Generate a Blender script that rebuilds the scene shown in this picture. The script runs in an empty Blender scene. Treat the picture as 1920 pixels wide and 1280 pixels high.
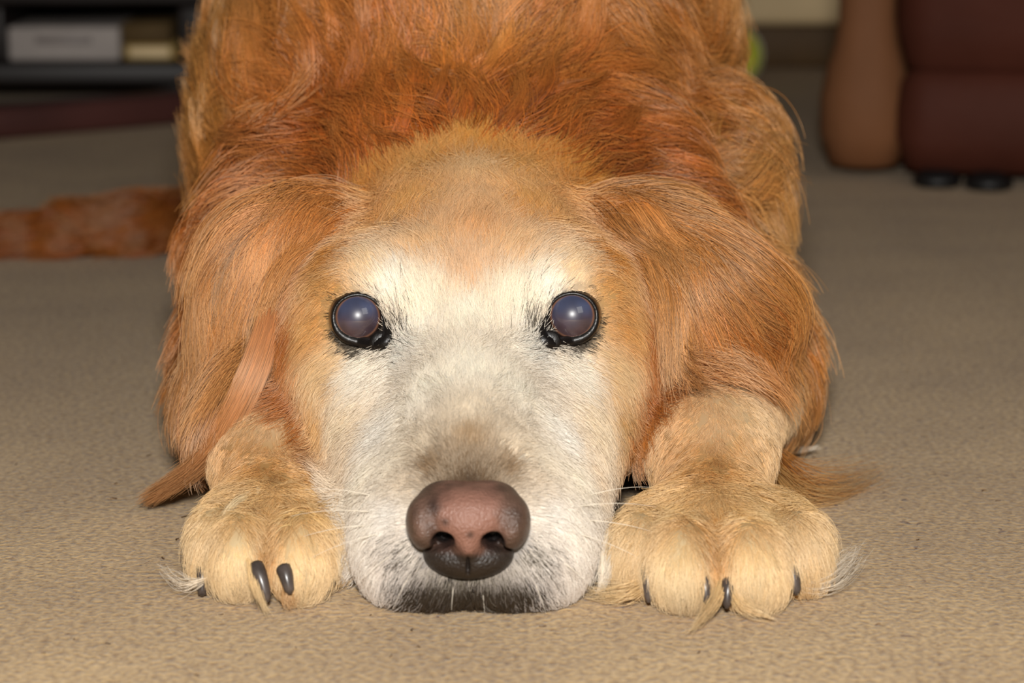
import bpy, bmesh, math, random
import numpy as np
from mathutils import Vector, Matrix, Quaternion
from mathutils.bvhtree import BVHTree

random.seed(7)
RNG = np.random.default_rng(11)
S = bpy.context.scene
COL = S.collection

# ------------------------------------------------------------------ camera
FPX = 5000.0                      # focal length in pixels of the 1920 wide frame
CAM_H = 0.306
PITCH = math.atan(0.2)            # looking slightly down at the dog
cam_d = bpy.data.cameras.new('camera')
cam = bpy.data.objects.new('camera', cam_d)
COL.objects.link(cam)
cam.location = (0, 0, CAM_H)
cam.rotation_euler = (math.pi / 2 - PITCH, 0, 0)
cam_d.sensor_width = 22.3
cam_d.lens = FPX / 1920 * 22.3
cam_d.clip_start = 0.02
cam_d.dof.use_dof = True
cam_d.dof.focus_distance = 1.112
cam_d.dof.aperture_fstop = 6.3
S.camera = cam

# ------------------------------------------------------------------ light
S.view_settings.view_transform = 'Standard'
S.view_settings.look = 'None'
S.view_settings.gamma = 1.0
S.view_settings.exposure = 0.16
S.view_settings.use_curve_mapping = False

world = bpy.data.worlds.new('world')
S.world = world
world.use_nodes = True
bgn = world.node_tree.nodes['Background']
bgn.inputs[0].default_value = (1.0, 0.86, 0.70, 1)
bgn.inputs[1].default_value = 0.035


def area_light(name, loc, aim, size, power, color, size_y=None):
    ld = bpy.data.lights.new(name, 'AREA')
    ld.energy = power
    ld.color = color
    ld.size = size
    if size_y:
        ld.shape = 'RECTANGLE'
        ld.size_y = size_y
    o = bpy.data.objects.new(name, ld)
    COL.objects.link(o)
    o.location = loc
    o.rotation_euler = (Vector(aim) - Vector(loc)).to_track_quat('-Z', 'Y').to_euler()
    return o


# the camera's own flash, just above the lens, and a daylight window of the room behind the photographer
area_light('camera_flash', (0.0, -0.02, CAM_H + 0.16), (0.0, 1.1, 0.08), 0.10, 18.0, (1.0, 0.97, 0.92), 0.07)
area_light('room_window', (1.5, -1.1, 1.75), (0.0, 1.1, 0.1), 1.1, 10.0, (1.0, 0.97, 0.92), 1.3)

S.cycles.max_bounces = 6
S.cycles.diffuse_bounces = 3
S.cycles.glossy_bounces = 2
S.cycles.transmission_bounces = 3
S.cycles_curves.shape = 'RIBBONS'
S.cycles_curves.subdivisions = 2

# ------------------------------------------------------------------ helpers
CT, ST = math.cos(PITCH), math.sin(PITCH)
FWD = np.array([0, CT, -ST]); UP = np.array([0, ST, CT]); RIGHT = np.array([1.0, 0, 0])
CAMP = np.array([0, 0, CAM_H])


def ray(px, py):
    return FWD + (px - 960) / FPX * RIGHT + (640 - py) / FPX * UP


def P(px, py, Y):
    """the point at world depth Y on the line of sight of a photo pixel"""
    d = ray(px, py)
    return CAMP + d * (Y / d[1])


def G(px, py, z=0.0):
    d = ray(px, py)
    return CAMP + d * ((z - CAM_H) / d[2])


def lin(c):
    c = np.asarray(c, float) / 255.0
    return np.where(c <= 0.04045, c / 12.92, ((c + 0.055) / 1.055) ** 2.4)


def rgba(c):
    l = lin(c)
    return (float(l[0]), float(l[1]), float(l[2]), 1.0)


def link_mesh(name, verts, faces, mat=None, parent=None, smooth=True):
    me = bpy.data.meshes.new(name)
    me.from_pydata([tuple(v) for v in verts], [], [tuple(f) for f in faces])
    me.update()
    if smooth:
        me.polygons.foreach_set('use_smooth', [True] * len(me.polygons))
    o = bpy.data.objects.new(name, me)
    COL.objects.link(o)
    if mat:
        me.materials.append(mat)
    if parent:
        o.parent = parent
        o.matrix_parent_inverse = Matrix.Translation(-Vector(parent.location))
    return o


def tag(o, label=None, cat=None, group=None, kind=None):
    if label: o['label'] = label
    if cat: o['category'] = cat
    if group: o['group'] = group
    if kind: o['kind'] = kind
    return o


def empty(name, loc):
    o = bpy.data.objects.new(name, None)
    COL.objects.link(o)
    o.location = Vector(loc)
    o.empty_display_size = 0.02
    return o


def mat_basic(name, color, rough=0.6, noise=0.0, nscale=20, bump=0.0, bscale=60, spec=0.5, coat=0.0, attr=None, sheen=0.0):
    m = bpy.data.materials.new(name)
    m.use_nodes = True
    nt = m.node_tree
    b = nt.nodes['Principled BSDF']
    b.inputs['Roughness'].default_value = rough
    b.inputs['Specular IOR Level'].default_value = spec
    b.inputs['Coat Weight'].default_value = coat
    b.inputs['Coat Roughness'].default_value = 0.12
    b.inputs['Sheen Weight'].default_value = sheen
    tc = nt.nodes.new('ShaderNodeTexCoord')
    if attr:
        a = nt.nodes.new('ShaderNodeAttribute'); a.attribute_name = attr
        nt.links.new(a.outputs['Color'], b.inputs['Base Color'])
    elif noise > 0:
        n = nt.nodes.new('ShaderNodeTexNoise'); n.inputs['Scale'].default_value = nscale
        n.inputs['Detail'].default_value = 6
        r = nt.nodes.new('ShaderNodeValToRGB')
        c = np.array(rgba(color)[:3])
        r.color_ramp.elements[0].position = 0.3; r.color_ramp.elements[1].position = 0.7
        r.color_ramp.elements[0].color = (*(c * (1 - noise)), 1)
        r.color_ramp.elements[1].color = (*np.minimum(c * (1 + noise), 1), 1)
        nt.links.new(tc.outputs['Object'], n.inputs['Vector'])
        nt.links.new(n.outputs['Fac'], r.inputs['Fac'])
        nt.links.new(r.outputs['Color'], b.inputs['Base Color'])
    else:
        b.inputs['Base Color'].default_value = rgba(color)
    if bump > 0:
        n2 = nt.nodes.new('ShaderNodeTexNoise'); n2.inputs['Scale'].default_value = bscale
        n2.inputs['Detail'].default_value = 4
        bp = nt.nodes.new('ShaderNodeBump'); bp.inputs['Strength'].default_value = bump
        bp.inputs['Distance'].default_value = 0.002
        nt.links.new(tc.outputs['Object'], n2.inputs['Vector'])
        nt.links.new(n2.outputs['Fac'], bp.inputs['Height'])
        nt.links.new(bp.outputs['Normal'], b.inputs['Normal'])
    return m


_lat = {}


def vnoise(p, scale, seed=0):
    """smooth value noise in -1..1 at points p (n,3)"""
    if seed not in _lat:
        _lat[seed] = np.random.default_rng(1000 + seed).uniform(-1, 1, (32, 32, 32))
    L = _lat[seed]
    q = p / scale + 400.0
    i = np.floor(q).astype(int); f = q - i
    f = f * f * (3 - 2 * f)
    r = 0
    for dx in (0, 1):
        wx = f[:, 0] if dx else 1 - f[:, 0]
        for dy in (0, 1):
            wy = f[:, 1] if dy else 1 - f[:, 1]
            for dz in (0, 1):
                wz = f[:, 2] if dz else 1 - f[:, 2]
                r = r + wx * wy * wz * L[(i[:, 0] + dx) % 32, (i[:, 1] + dy) % 32, (i[:, 2] + dz) % 32]
    return r


def nrm(v):
    return v / np.maximum(np.linalg.norm(v, axis=-1, keepdims=True), 1e-9)


# ------------------------------------------------------------------ rounded boxes for the furniture
def rounded_box(name, size, center, rot, mat, parent, bevel=0.01, seg=3):
    bm = bmesh.new()
    bmesh.ops.create_cube(bm, size=1.0)
    for v in bm.verts:
        v.co = Vector((v.co.x * size[0], v.co.y * size[1], v.co.z * size[2]))
    bmesh.ops.bevel(bm, geom=bm.edges[:], offset=bevel, segments=seg, affect='EDGES', profile=0.5)
    bm.transform(Matrix.Translation(Vector(center)) @ Matrix.Rotation(rot, 4, 'Z'))
    vs = [v.co.copy() for v in bm.verts]
    bm.verts.index_update()
    fs = [[v.index for v in f.verts] for f in bm.faces]
    bm.free()
    return link_mesh(name, vs, fs, mat, parent)


# ------------------------------------------------------------------ the setting: carpet and wall
def carpet_material():
    m = bpy.data.materials.new('beige_carpet')
    m.use_nodes = True
    nt = m.node_tree
    b = nt.nodes['Principled BSDF']
    b.inputs['Roughness'].default_value = 0.95
    b.inputs['Specular IOR Level'].default_value = 0.15
    b.inputs['Sheen Weight'].default_value = 0.15
    tc = nt.nodes.new('ShaderNodeTexCoord')

    def noise(scale, detail=4, dist=0.0):
        n = nt.nodes.new('ShaderNodeTexNoise')
        n.inputs['Scale'].default_value = scale; n.inputs['Detail'].default_value = detail
        n.inputs['Distortion'].default_value = dist
        nt.links.new(tc.outputs['Object'], n.inputs['Vector'])
        return n

    def ramp(src, p0, c0, p1, c1):
        r = nt.nodes.new('ShaderNodeValToRGB')
        r.color_ramp.elements[0].position = p0; r.color_ramp.elements[1].position = p1
        r.color_ramp.elements[0].color = c0; r.color_ramp.elements[1].color = c1
        nt.links.new(src, r.inputs['Fac'])
        return r
    n1 = noise(340, 6, 0.4)
    r1 = ramp(n1.outputs['Fac'], 0.30, rgba((146, 112, 68)), 0.64, rgba((214, 180, 127)))
    n2 = noise(9, 3)
    r2 = ramp(n2.outputs['Fac'], 0.3, rgba((226, 222, 218)), 0.7, (1, 1, 1, 1))
    n3 = noise(140, 2, 1.5)
    r3 = ramp(n3.outputs['Fac'], 0.25, rgba((165, 140, 122)), 0.33, (1, 1, 1, 1))
    m1 = nt.nodes.new('ShaderNodeMix'); m1.data_type = 'RGBA'; m1.blend_type = 'MULTIPLY'
    m1.inputs['Factor'].default_value = 1
    nt.links.new(r1.outputs['Color'], m1.inputs['A']); nt.links.new(r2.outputs['Color'], m1.inputs['B'])
    m2 = nt.nodes.new('ShaderNodeMix'); m2.data_type = 'RGBA'; m2.blend_type = 'MULTIPLY'
    m2.inputs['Factor'].default_value = 1
    nt.links.new(m1.outputs['Result'], m2.inputs['A']); nt.links.new(r3.outputs['Color'], m2.inputs['B'])
    nt.links.new(m2.outputs['Result'], b.inputs['Base Color'])
    bp = nt.nodes.new('ShaderNodeBump'); bp.inputs['Strength'].default_value = 0.9
    bp.inputs['Distance'].default_value = 0.0016
    nt.links.new(n1.outputs['Fac'], bp.inputs['Height'])
    nt.links.new(bp.outputs['Normal'], b.inputs['Normal'])
    return m


def plane(name, pts, mat):
    return link_mesh(name, pts, [range(len(pts))], mat, None, False)


MAT_CARPET = carpet_material()
floor = plane('floor', [(-3, -2.2, 0), (3, -2.2, 0), (3, 3.9, 0), (-3, 3.9, 0)], MAT_CARPET)
tag(floor, 'beige looped carpet covering the floor', kind='structure')
wall = plane('wall_back', [(-3, 3.9, 0), (3, 3.9, 0), (3, 3.9, 2.5), (-3, 3.9, 2.5)], mat_basic('wall_paint', (128, 112, 92), 0.9, 0.06, 6))
tag(wall, 'dim tan painted back wall', kind='structure')
MAT_BASEB = mat_basic('baseboard_wood', (96, 74, 50), 0.6, 0.1, 30)
bb = rounded_box('baseboard_back', (6.0, 0.018, 0.10), (0, 3.889, 0.05), 0, MAT_BASEB, None, 0.004, 2)
tag(bb, 'brown wooden baseboard along the back wall', kind='structure')

# ------------------------------------------------------------------ leather recliner
MAT_LEATHER = mat_basic('red_brown_leather', (80, 41, 30), 0.65, 0.18, 9, 0.35, 90, 0.15)
MAT_LEATHER2 = mat_basic('tan_brown_leather', (128, 85, 56), 0.65, 0.12, 9, 0.35, 90, 0.15)
MAT_BLACK = mat_basic('black_plastic', (18, 17, 18), 0.5, 0.2, 30)


def swept_panel(name, outline, prof, mat, parent, cap=True):
    """closed plan outline (x,y) swept up through (z, outward offset) rings: an upholstered panel"""
    n = len(outline)
    o = np.array(outline)
    nxt = np.roll(o, -1, 0); prv = np.roll(o, 1, 0)
    t = nrm(nxt - prv)
    nor = np.stack([t[:, 1], -t[:, 0]], 1)
    vs, fs = [], []
    for z, d in prof:
        for k in range(n):
            vs.append((*(o[k] + nor[k] * d), z))
    for r in range(len(prof) - 1):
        for k in range(n):
            a = r * n + k; b_ = r * n + (k + 1) % n
            fs.append((a, b_, b_ + n, a + n))
    if cap:
        fs.append(tuple(reversed(range(n))))
        fs.append(tuple(range((len(prof) - 1) * n, len(prof) * n)))
    return link_mesh(name, vs, fs, mat, parent)


def round_rect(x0, x1, y0, y1, r, rot=0.0, piv=(0, 0), seg=8):
    out = []
    for cx, cy, a0 in ((x1 - r, y0 + r, -90), (x1 - r, y1 - r, 0), (x0 + r, y1 - r, 90), (x0 + r, y0 + r, 180)):
        for k in range(seg + 1):
            a = math.radians(a0 + 90 * k / seg)
            out.append((cx + r * math.cos(a), cy + r * math.sin(a)))
    c, s = math.cos(rot), math.sin(rot)
    return [(piv[0] + (x - piv[0]) * c - (y - piv[1]) * s, piv[1] + (x - piv[0]) * s + (y - piv[1]) * c) for x, y in out]


cor = G(1665, 347)                                       # the chair's front left corner on the carpet
rec = empty('leather_recliner', (cor[0] + 0.12, cor[1] + 0.25, 0))
tag(rec, 'reddish brown leather recliner with tan side panel standing on the carpet', 'armchair')
zb = 0.009
rot = -0.20
side = round_rect(cor[0] - 0.058, cor[0] + 0.012, cor[1] + 0.012, cor[1] + 0.62, 0.030, rot, (cor[0], cor[1]))
swept_panel('side_panel', side, [(zb, -0.020), (zb + .004, -0.006), (zb + .03, 0.003), (zb + .06, 0.003), (zb + .085, -0.002),
                                 (zb + .105, -0.008), (zb + .125, -0.011), (zb + .30, -0.011), (zb + .48, -0.012), (zb + .50, -0.020)], MAT_LEATHER2, rec)
front = round_rect(cor[0] + 0.004, cor[0] + 0.50, cor[1] - 0.004, cor[1] + 0.42, 0.028, rot, (cor[0], cor[1]))
swept_panel('front_panel', front, [(zb, -0.020), (zb + .004, -0.008), (zb + .03, 0.0), (zb + .055, 0.0), (zb + .074, -0.003), (zb + .082, -0.008), (zb + .086, -0.012)], MAT_LEATHER, rec)
upper = round_rect(cor[0] + 0.004, cor[0] + 0.50, cor[1] + 0.004, cor[1] + 0.42, 0.03, rot, (cor[0], cor[1]))
swept_panel('seat_front', upper, [(zb + .080, -0.014), (zb + .09, -0.006), (zb + .12, 0.002), (zb + .2, 0.003), (zb + .33, 0.0), (zb + .36, -0.02)], MAT_LEATHER, rec)
fr = rounded_box('base_frame', (0.44, 0.36, 0.014), (cor[0] + 0.24, cor[1] + 0.25, 0.010), rot, MAT_BLACK, rec, 0.003, 1)


def foot(cx, cy, r, h, parent):
    vs, fs = [], []
    prof = [(0.0, r * 0.8), (0.003, r), (h * 0.55, r), (h * 0.8, r * 0.75), (h, r * 0.6)]
    n = 20
    for z, rr in prof:
        for k in range(n):
            a = 2 * math.pi * k / n
            vs.append((cx + rr * math.cos(a), cy + rr * math.sin(a), z))
    for j in range(len(prof) - 1):
        for k in range(n):
            fs.append((j * n + k, j * n + (k + 1) % n, (j + 1) * n + (k + 1) % n, (j + 1) * n + k))
    fs.append(tuple(reversed(range(n)))); fs.append(tuple(range((len(prof) - 1) * n, len(prof) * n)))
    return link_mesh('chair_foot', vs, fs, MAT_BLACK, parent)


g1 = G(1862, 362); g2 = G(1765, 357)
foot(g1[0], g1[1] + 0.022, 0.020, 0.014, rec)
foot(g2[0], g2[1] + 0.024, 0.020, 0.014, rec)
foot(cor[0] + 0.05, cor[1] + 0.36, 0.020, 0.014, rec)
foot(cor[0] + 0.42, cor[1] + 0.40, 0.020, 0.014, rec)

# ------------------------------------------------------------------ low platform and tennis ball
pf = G(1500, 131)
plat = empty('low_platform', (pf[0] - 0.1, pf[1] + 0.2, 0))
tag(plat, 'low dark brown platform with a thick beige top by the back wall', 'platform')
MAT_BEIGE = mat_basic('beige_slab', (246, 218, 170), 0.75, 0.08, 12)
MAT_OLIVE = mat_basic('dark_olive_wood', (92, 66, 30), 0.6, 0.2, 20)
rounded_box('base', (1.10, 0.36, 0.052), (pf[0] - 0.10, pf[1] + 0.20, 0.026), 0.03, MAT_OLIVE, plat, 0.004, 2)
rounded_box('top_slab', (1.16, 0.42, 0.046), (pf[0] - 0.10, pf[1] + 0.20, 0.076), 0.03, MAT_BEIGE, plat, 0.012, 3)

MAT_TENNIS = mat_basic('tennis_felt', (232, 240, 60), 0.95, 0.12, 400, 0.6, 600, 0.1, 0, None, 0.4)
MAT_SEAM = mat_basic('tennis_seam', (225, 225, 205), 0.9, 0.05, 100)
bc = G(1374, 160); R_B = 0.0333
ball = empty('tennis_ball', (bc[0], bc[1] + 0.004, 0))
tag(ball, 'yellow-green tennis ball on the carpet behind the dog', 'ball')
bm = bmesh.new()
bmesh.ops.create_uvsphere(bm, u_segments=40, v_segments=24, radius=R_B)
bm.verts.index_update()
tb = link_mesh('felt', [v.co + Vector((bc[0], bc[1] + 0.004, R_B)) for v in bm.verts], [[v.index for v in f.verts] for f in bm.faces], MAT_TENNIS, ball)
bm.free()


def tube(name, pts, radii, mat, parent, n=8, closed=False, cap=True):
    pts = np.asarray(pts, float); m = len(pts)
    radii = np.broadcast_to(np.asarray(radii, float), (m,))
    t = np.gradient(pts, axis=0) if not closed else (np.roll(pts, -1, 0) - np.roll(pts, 1, 0))
    t = nrm(t)
    ref = np.array([0.1, 0.2, 1.0]); vs, fs = [], []
    u = None
    for k in range(m):
        if u is None:
            u = np.cross(t[k], ref); u /= np.linalg.norm(u)
        else:
            u = u - t[k] * (u @ t[k]); u /= np.linalg.norm(u)
        w = np.cross(t[k], u)
        for j in range(n):
            a = 2 * math.pi * j / n
            vs.append(pts[k] + radii[k] * (math.cos(a) * u + math.sin(a) * w))
    for k in range(m if closed else m - 1):
        k2 = (k + 1) % m
        for j in range(n):
            fs.append((k * n + j, k * n + (j + 1) % n, k2 * n + (j + 1) % n, k2 * n + j))
    if cap and not closed:
        fs.append(tuple(reversed(range(n)))); fs.append(tuple(range((m - 1) * n, m * n)))
    return link_mesh(name, vs, fs, mat, parent)


aa = np.linspace(0, 2 * math.pi, 90, endpoint=False)
A_, B_ = 0.72, 0.28
sx = A_ * np.cos(aa) + B_ * np.cos(3 * aa); sy = A_ * np.sin(aa) - B_ * np.sin(3 * aa); sz = 2 * math.sqrt(A_ * B_) * np.sin(2 * aa)
sp = nrm(np.stack([sx, sy, sz], 1)) * (R_B + 0.0002) + np.array([bc[0], bc[1] + 0.004, R_B])
tube('seam', sp, 0.0012, MAT_SEAM, tb, 6, True)

# ------------------------------------------------------------------ dark media stand at the left
MAT_DARK = mat_basic('black_brown_wood', (30, 22, 20), 0.5, 0.3, 14)
MAT_REDWOOD = mat_basic('dark_red_wood', (84, 48, 44), 0.5, 0.2, 14)
sf = P(200, 160, 2.72)
stand = empty('media_stand', (sf[0], 2.9, 0))
tag(stand, 'black-brown wooden media stand with an open slot above its base shelf', 'cabinet')
xl, xr = P(-560, 100, 2.72)[0], P(410, 100, 2.72)[0]
xc, wd = (xl + xr) / 2, xr - xl
zs0, zs1 = P(200, 160, 2.72)[2], P(200, 119, 2.72)[2]
zu = P(200, 13, 2.72)[2]
rounded_box('base_shelf', (wd, 0.36, zs1 - zs0), (xc, 2.90, (zs0 + zs1) / 2), 0, MAT_DARK, stand, 0.004, 2)
rounded_box('cabinet_body', (wd, 0.36, 0.30), (xc, 2.90, zu + 0.152), 0, MAT_DARK, stand, 0.004, 2)
pw = 0.042
for x_ in (xr - pw / 2, P(-6, 100, 2.72)[0], xl + pw / 2):
    rounded_box('upright', (pw if x_ != P(-6, 100, 2.72)[0] else 0.012, 0.34, zu - zs1), (x_, 2.90, (zu + zs1) / 2), 0, MAT_DARK, stand, 0.003, 2)
rounded_box('back_panel', (wd - 0.01, 0.012, zu - zs1 + 0.01), (xc, 3.07, (zu + zs1) / 2), 0, MAT_DARK, stand, 0.002, 1)
for x_ in (xl + 0.05, xr - 0.05):
    for y_ in (2.77, 3.03):
        rounded_box('foot', (0.04, 0.04, zs0), (x_, y_, zs0 / 2), 0, MAT_DARK, stand, 0.003, 1)
MAT_GREYBOX = mat_basic('grey_card', (176, 166, 160), 0.7, 0.1, 30)
MAT_TANBOX = mat_basic('tan_card', (176, 146, 84), 0.7, 0.1, 30)
MAT_OLIVEBOX = mat_basic('olive_cloth', (96, 74, 40), 0.8, 0.15, 30)
a0, a1 = P(12, 100, 2.74)[0], P(222, 100, 2.74)[0]
hb = P(100, 52, 2.74)[2] - zs1
gb = empty('video_player', ((a0 + a1) / 2, 2.84, zs1))
tag(gb, 'grey video player lying in the slot of the black media stand', 'player')
rounded_box('casing', (a1 - a0, 0.20, hb), ((a0 + a1) / 2, 2.85, zs1 + hb / 2), 0, MAT_GREYBOX, gb, 0.003, 2)
rounded_box('disc_tray', ((a1 - a0) * 0.5, 0.004, hb * 0.22), ((a0 + a1) / 2, 2.749, zs1 + hb * 0.62), 0, mat_basic('grey_front', (150, 140, 136), 0.5), gb, 0.001, 1)
b0, b1 = P(228, 100, 2.74)[0], P(326, 100, 2.74)[0]
h2 = P(270, 85, 2.74)[2] - zs1
for k, (mt, z0, hh, lab, dx) in enumerate(((MAT_TANBOX, zs1, h2, 'tan book lying flat beside the grey player', 0.0), (MAT_OLIVEBOX, zs1 + h2, h2 * 1.3, 'dark olive book lying on top of the tan book', -0.004))):
    bk = empty('book', ((b0 + b1) / 2, 2.84, z0))
    tag(bk, lab, 'book', 'books in the media stand')
    rounded_box('cover', (b1 - b0 - 0.004 * k, 0.17, hh), ((b0 + b1) / 2 + dx, 2.84, z0 + hh / 2), 0, mt, bk, 0.002, 1)
    rounded_box('pages', (b1 - b0 - 0.012, 0.004, hh * 0.66), ((b0 + b1) / 2 + dx, 2.7545, z0 + hh / 2), 0, MAT_BEIGE if k == 0 else MAT_OLIVEBOX, bk, 0.001, 1)
r0, r1 = G(-260, 285), G(400, 226)
vec = r1 - r0; ln = float(np.linalg.norm(vec)); an = math.atan2(vec[1], vec[0])
cen = (r0 + r1) / 2
rl = rounded_box('wooden_runner', (ln, 0.05, 0.030), (cen[0], cen[1] + 0.02, 0.0152), an, MAT_REDWOOD, None, 0.008, 3)
tag(rl, 'dark reddish wooden runner lying on the carpet before the media stand', 'beam')

# ================================================================== THE DOG
# ---- implicit body: primitives blended into one continuous surface
PRIMS = []          # (kind, region, data, k)
AX = 880            # pixel column of the face's middle


def ell(region, c, r, k=0.012, rz=0.0, rx=0.0, ry=0.0):
    M = np.array(Matrix.Rotation(rz, 3, 'Z') @ Matrix.Rotation(ry, 3, 'Y') @ Matrix.Rotation(rx, 3, 'X'))
    PRIMS.append(('e', region, (np.array(c, float), np.array(r, float), M), k))


def cone(region, a, b, ra, rb, k=0.012, flat=1.0):
    PRIMS.append(('c', region, (np.array(a, float), np.array(b, float), ra, rb, flat), k))


def carve(c, r, k=0.004):
    PRIMS.append(('s', 'x', (np.array(c, float), np.array(r, float), np.eye(3)), k))


def pdist(pr, p):
    kind, reg, d, k = pr
    if kind in 'es':
        q = (p - d[0]) @ d[2]
        k0 = np.sqrt(((q / d[1]) ** 2).sum(-1)); k1 = np.sqrt(((q / d[1] ** 2) ** 2).sum(-1))
        return k0 * (k0 - 1) / np.maximum(k1, 1e-6)
    a, b, ra, rb, fl = d
    sc = np.array([1, 1, 1 / fl])
    a2, b2, p2 = a * sc, b * sc, p * sc
    ab = b2 - a2
    h = np.clip(((p2 - a2) @ ab) / (ab @ ab), 0, 1)
    return np.linalg.norm(p2 - a2 - h[..., None] * ab, axis=-1) - (ra + (rb - ra) * h)


def pbox(pr):
    kind, reg, d, k = pr
    if kind in 'es':
        e = np.abs(d[2]) @ d[1]
        return d[0] - e, d[0] + e
    a, b, ra, rb, fl = d
    r = max(ra, rb)
    return np.minimum(a, b) - r, np.maximum(a, b) + r


def W(px, py, Y, z=None):
    p = P(px, py, Y)
    if z is not None: p[2] = z
    return p


def both(f):
    f(-1); f(1)


def mx(px, s):          # mirror a left-side pixel column about the face's middle
    return px if s < 0 else 2 * AX - px


# head ---------------------------------------------------------------
ell('head', (W(893, 400, 1.165)[0], 1.174, 0.086), (0.070, 0.082, 0.069), 0.02)           # cranium
ell('head', (W(893, 400, 1.11)[0], 1.118, 0.100), (0.052, 0.040, 0.034), 0.02)            # forehead
for s in (-1, 1):
    ell('head', W(mx(705, s), 528, 1.103), (0.021, 0.020, 0.017), 0.016)                  # brow
    ell('head', W(mx(645, s), 660, 1.135), (0.030, 0.046, 0.044), 0.022)                  # cheek bone
    ell('head', W(mx(708, s), 780, 1.112), (0.0275, 0.050, 0.040), 0.02)                   # cheek
    ell('head', W(mx(765, s) + 10, 905, 1.070), (0.029, 0.050, 0.034), 0.018)                  # flew back
    ell('head', W(mx(777, s) + 10, 1000, 1.030), (0.0285, 0.040, 0.0315), 0.014)               # flew
    ell('head', W(mx(800, s) + 6, 1055, 1.006), (0.0235, 0.020, 0.0200), 0.010)               # upper lip lobe
cone('head', (W(882, 0, 1.09)[0], 1.095, 0.078), (W(880, 0, 1.0)[0], 1.019, 0.052), 0.0355, 0.0265, 0.02)   # muzzle bridge
ell('head', (W(880, 0, 1.1)[0], 1.13, 0.045), (0.053, 0.080, 0.042), 0.02)                # lower head and jaw
ell('head', (W(880, 0, 1.0)[0], 1.02, 0.014), (0.034, 0.030, 0.014), 0.010)               # chin
# ears ---------------------------------------------------------------
for (x, y, Y, r, rz) in ((598, 435, 1.166, (0.023, 0.020, 0.017), 0.3), (548, 475, 1.160, (0.026, 0.016, 0.022), 0.25),
                         (512, 540, 1.153, (0.0235, 0.013, 0.029), 0.2), (490, 620, 1.150, (0.0205, 0.012, 0.031), 0.2),
                         (482, 685, 1.152, (0.0175, 0.011, 0.024), 0.2)):
    ell('earl', W(x, y, Y), r, 0.010, rz)
for (x, y, Y, r, rz) in ((1178, 435, 1.166, (0.024, 0.020, 0.018), -0.3), (1235, 480, 1.160, (0.028, 0.016, 0.025), -0.2),
                         (1295, 545, 1.150, (0.030, 0.014, 0.029), -0.2), (1328, 580, 1.146, (0.027, 0.013, 0.022), -0.2),
                         (1275, 590, 1.136, (0.020, 0.012, 0.024), -0.2), (1366, 592, 1.150, (0.018, 0.012, 0.018), -0.2)):
    ell('earr', W(x, y, Y), r, 0.010, rz)
# neck, shoulders, trunk -----------------------------------------------
ell('body', (W(895, 0, 1.28)[0], 1.285, 0.115), (0.100, 0.110, 0.080), 0.025)             # neck
ell('body', (W(900, 0, 1.38)[0], 1.40, 0.165), (0.118, 0.150, 0.140), 0.02)               # withers
ell('body', (W(905, 0, 1.6)[0], 1.62, 0.160), (0.135, 0.280, 0.165), 0.05)                # ribs
ell('body', (W(905, 0, 1.8)[0], 1.80, 0.115), (0.135, 0.150, 0.125), 0.05)                # rump
rp_ = [W(475, 440, 1.235), W(545, 310, 1.262), W(690, 195, 1.285), W(890, 145, 1.295), W(1085, 185, 1.285), W(1205, 295, 1.262), W(1280, 430, 1.235)]
for k in range(6):                                                                        # the roll of loose neck skin
    cone('body', rp_[k], rp_[k + 1], 0.019, 0.019, 0.008)
ell('body', W(570, 330, 1.36), (0.046, 0.085, 0.095), 0.012)                               # left shoulder
ell('body', W(572, 180, 1.42), (0.045, 0.085, 0.070), 0.03)
ell('body', W(540, 560, 1.27), (0.034, 0.070, 0.066), 0.03)
ell('body', W(1195, 170, 1.41), (0.047, 0.085, 0.085), 0.010)                              # right shoulder
ell('body', W(1352, 325, 1.335), (0.026, 0.055, 0.042), 0.008)
ell('body', W(1312, 455, 1.31), (0.030, 0.055, 0.045), 0.008)
ell('body', (W(900, 0, 1.25)[0], 1.26, 0.052), (0.105, 0.12, 0.050), 0.03)                # chest on the floor
ell('body', W(515, 690, 1.25, 0.055), (0.028, 0.070, 0.050), 0.03)                        # elbows
ell('body', W(1400, 700, 1.235, 0.048), (0.026, 0.062, 0.044), 0.02)
ell('body', (-0.135, 1.74, 0.065), (0.045, 0.120, 0.065), 0.03, -0.05)                     # hind thighs
ell('body', (0.095, 1.74, 0.065), (0.045, 0.120, 0.065), 0.03, 0.05)
tl = [W(905, 0, 1.93, 0.055), (-0.12, 1.95, 0.03), W(420, 447, 1.87, 0.020), W(250, 446, 1.84, 0.019), W(120, 450, 1.83, 0.016), W(10, 455, 1.83, 0.010), W(-70, 458, 1.83, 0.006)]
for k, (ra, rb) in enumerate(((0.035, 0.03), (0.03, 0.021), (0.021, 0.019), (0.019, 0.015), (0.015, 0.008), (0.008, 0.003))):
    cone('tail', tl[k], tl[k + 1], ra, rb, 0.02)
# fore legs and paws ---------------------------------------------------
cone('pawr', W(1385, 700, 1.225, 0.044), W(1335, 830, 1.110, 0.0350), 0.030, 0.0250, 0.015)
cone('pawr', W(1335, 830, 1.110, 0.0350), W(1338, 920, 1.065, 0.020), 0.0250, 0.0200, 0.012)
ell('pawr', W(1342, 950, 1.045, 0.018), (0.0345, 0.036, 0.0205), 0.012)
cone('pawl', W(446, 720, 1.225, 0.038), W(502, 840, 1.115, 0.0325), 0.029, 0.0235, 0.015)
cone('pawl', W(502, 840, 1.115, 0.0325), W(506, 930, 1.075, 0.020), 0.0235, 0.0190, 0.012)
ell('pawl', W(508, 960, 1.052, 0.017), (0.0285, 0.034, 0.0195), 0.012)
TOES_R = [(1200, 1.020, 0.0118, 0.026), (1283, 1.004, 0.0138, 0.030), (1411, 1.004, 0.0140, 0.030), (1497, 1.022, 0.0122, 0.026)]
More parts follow.
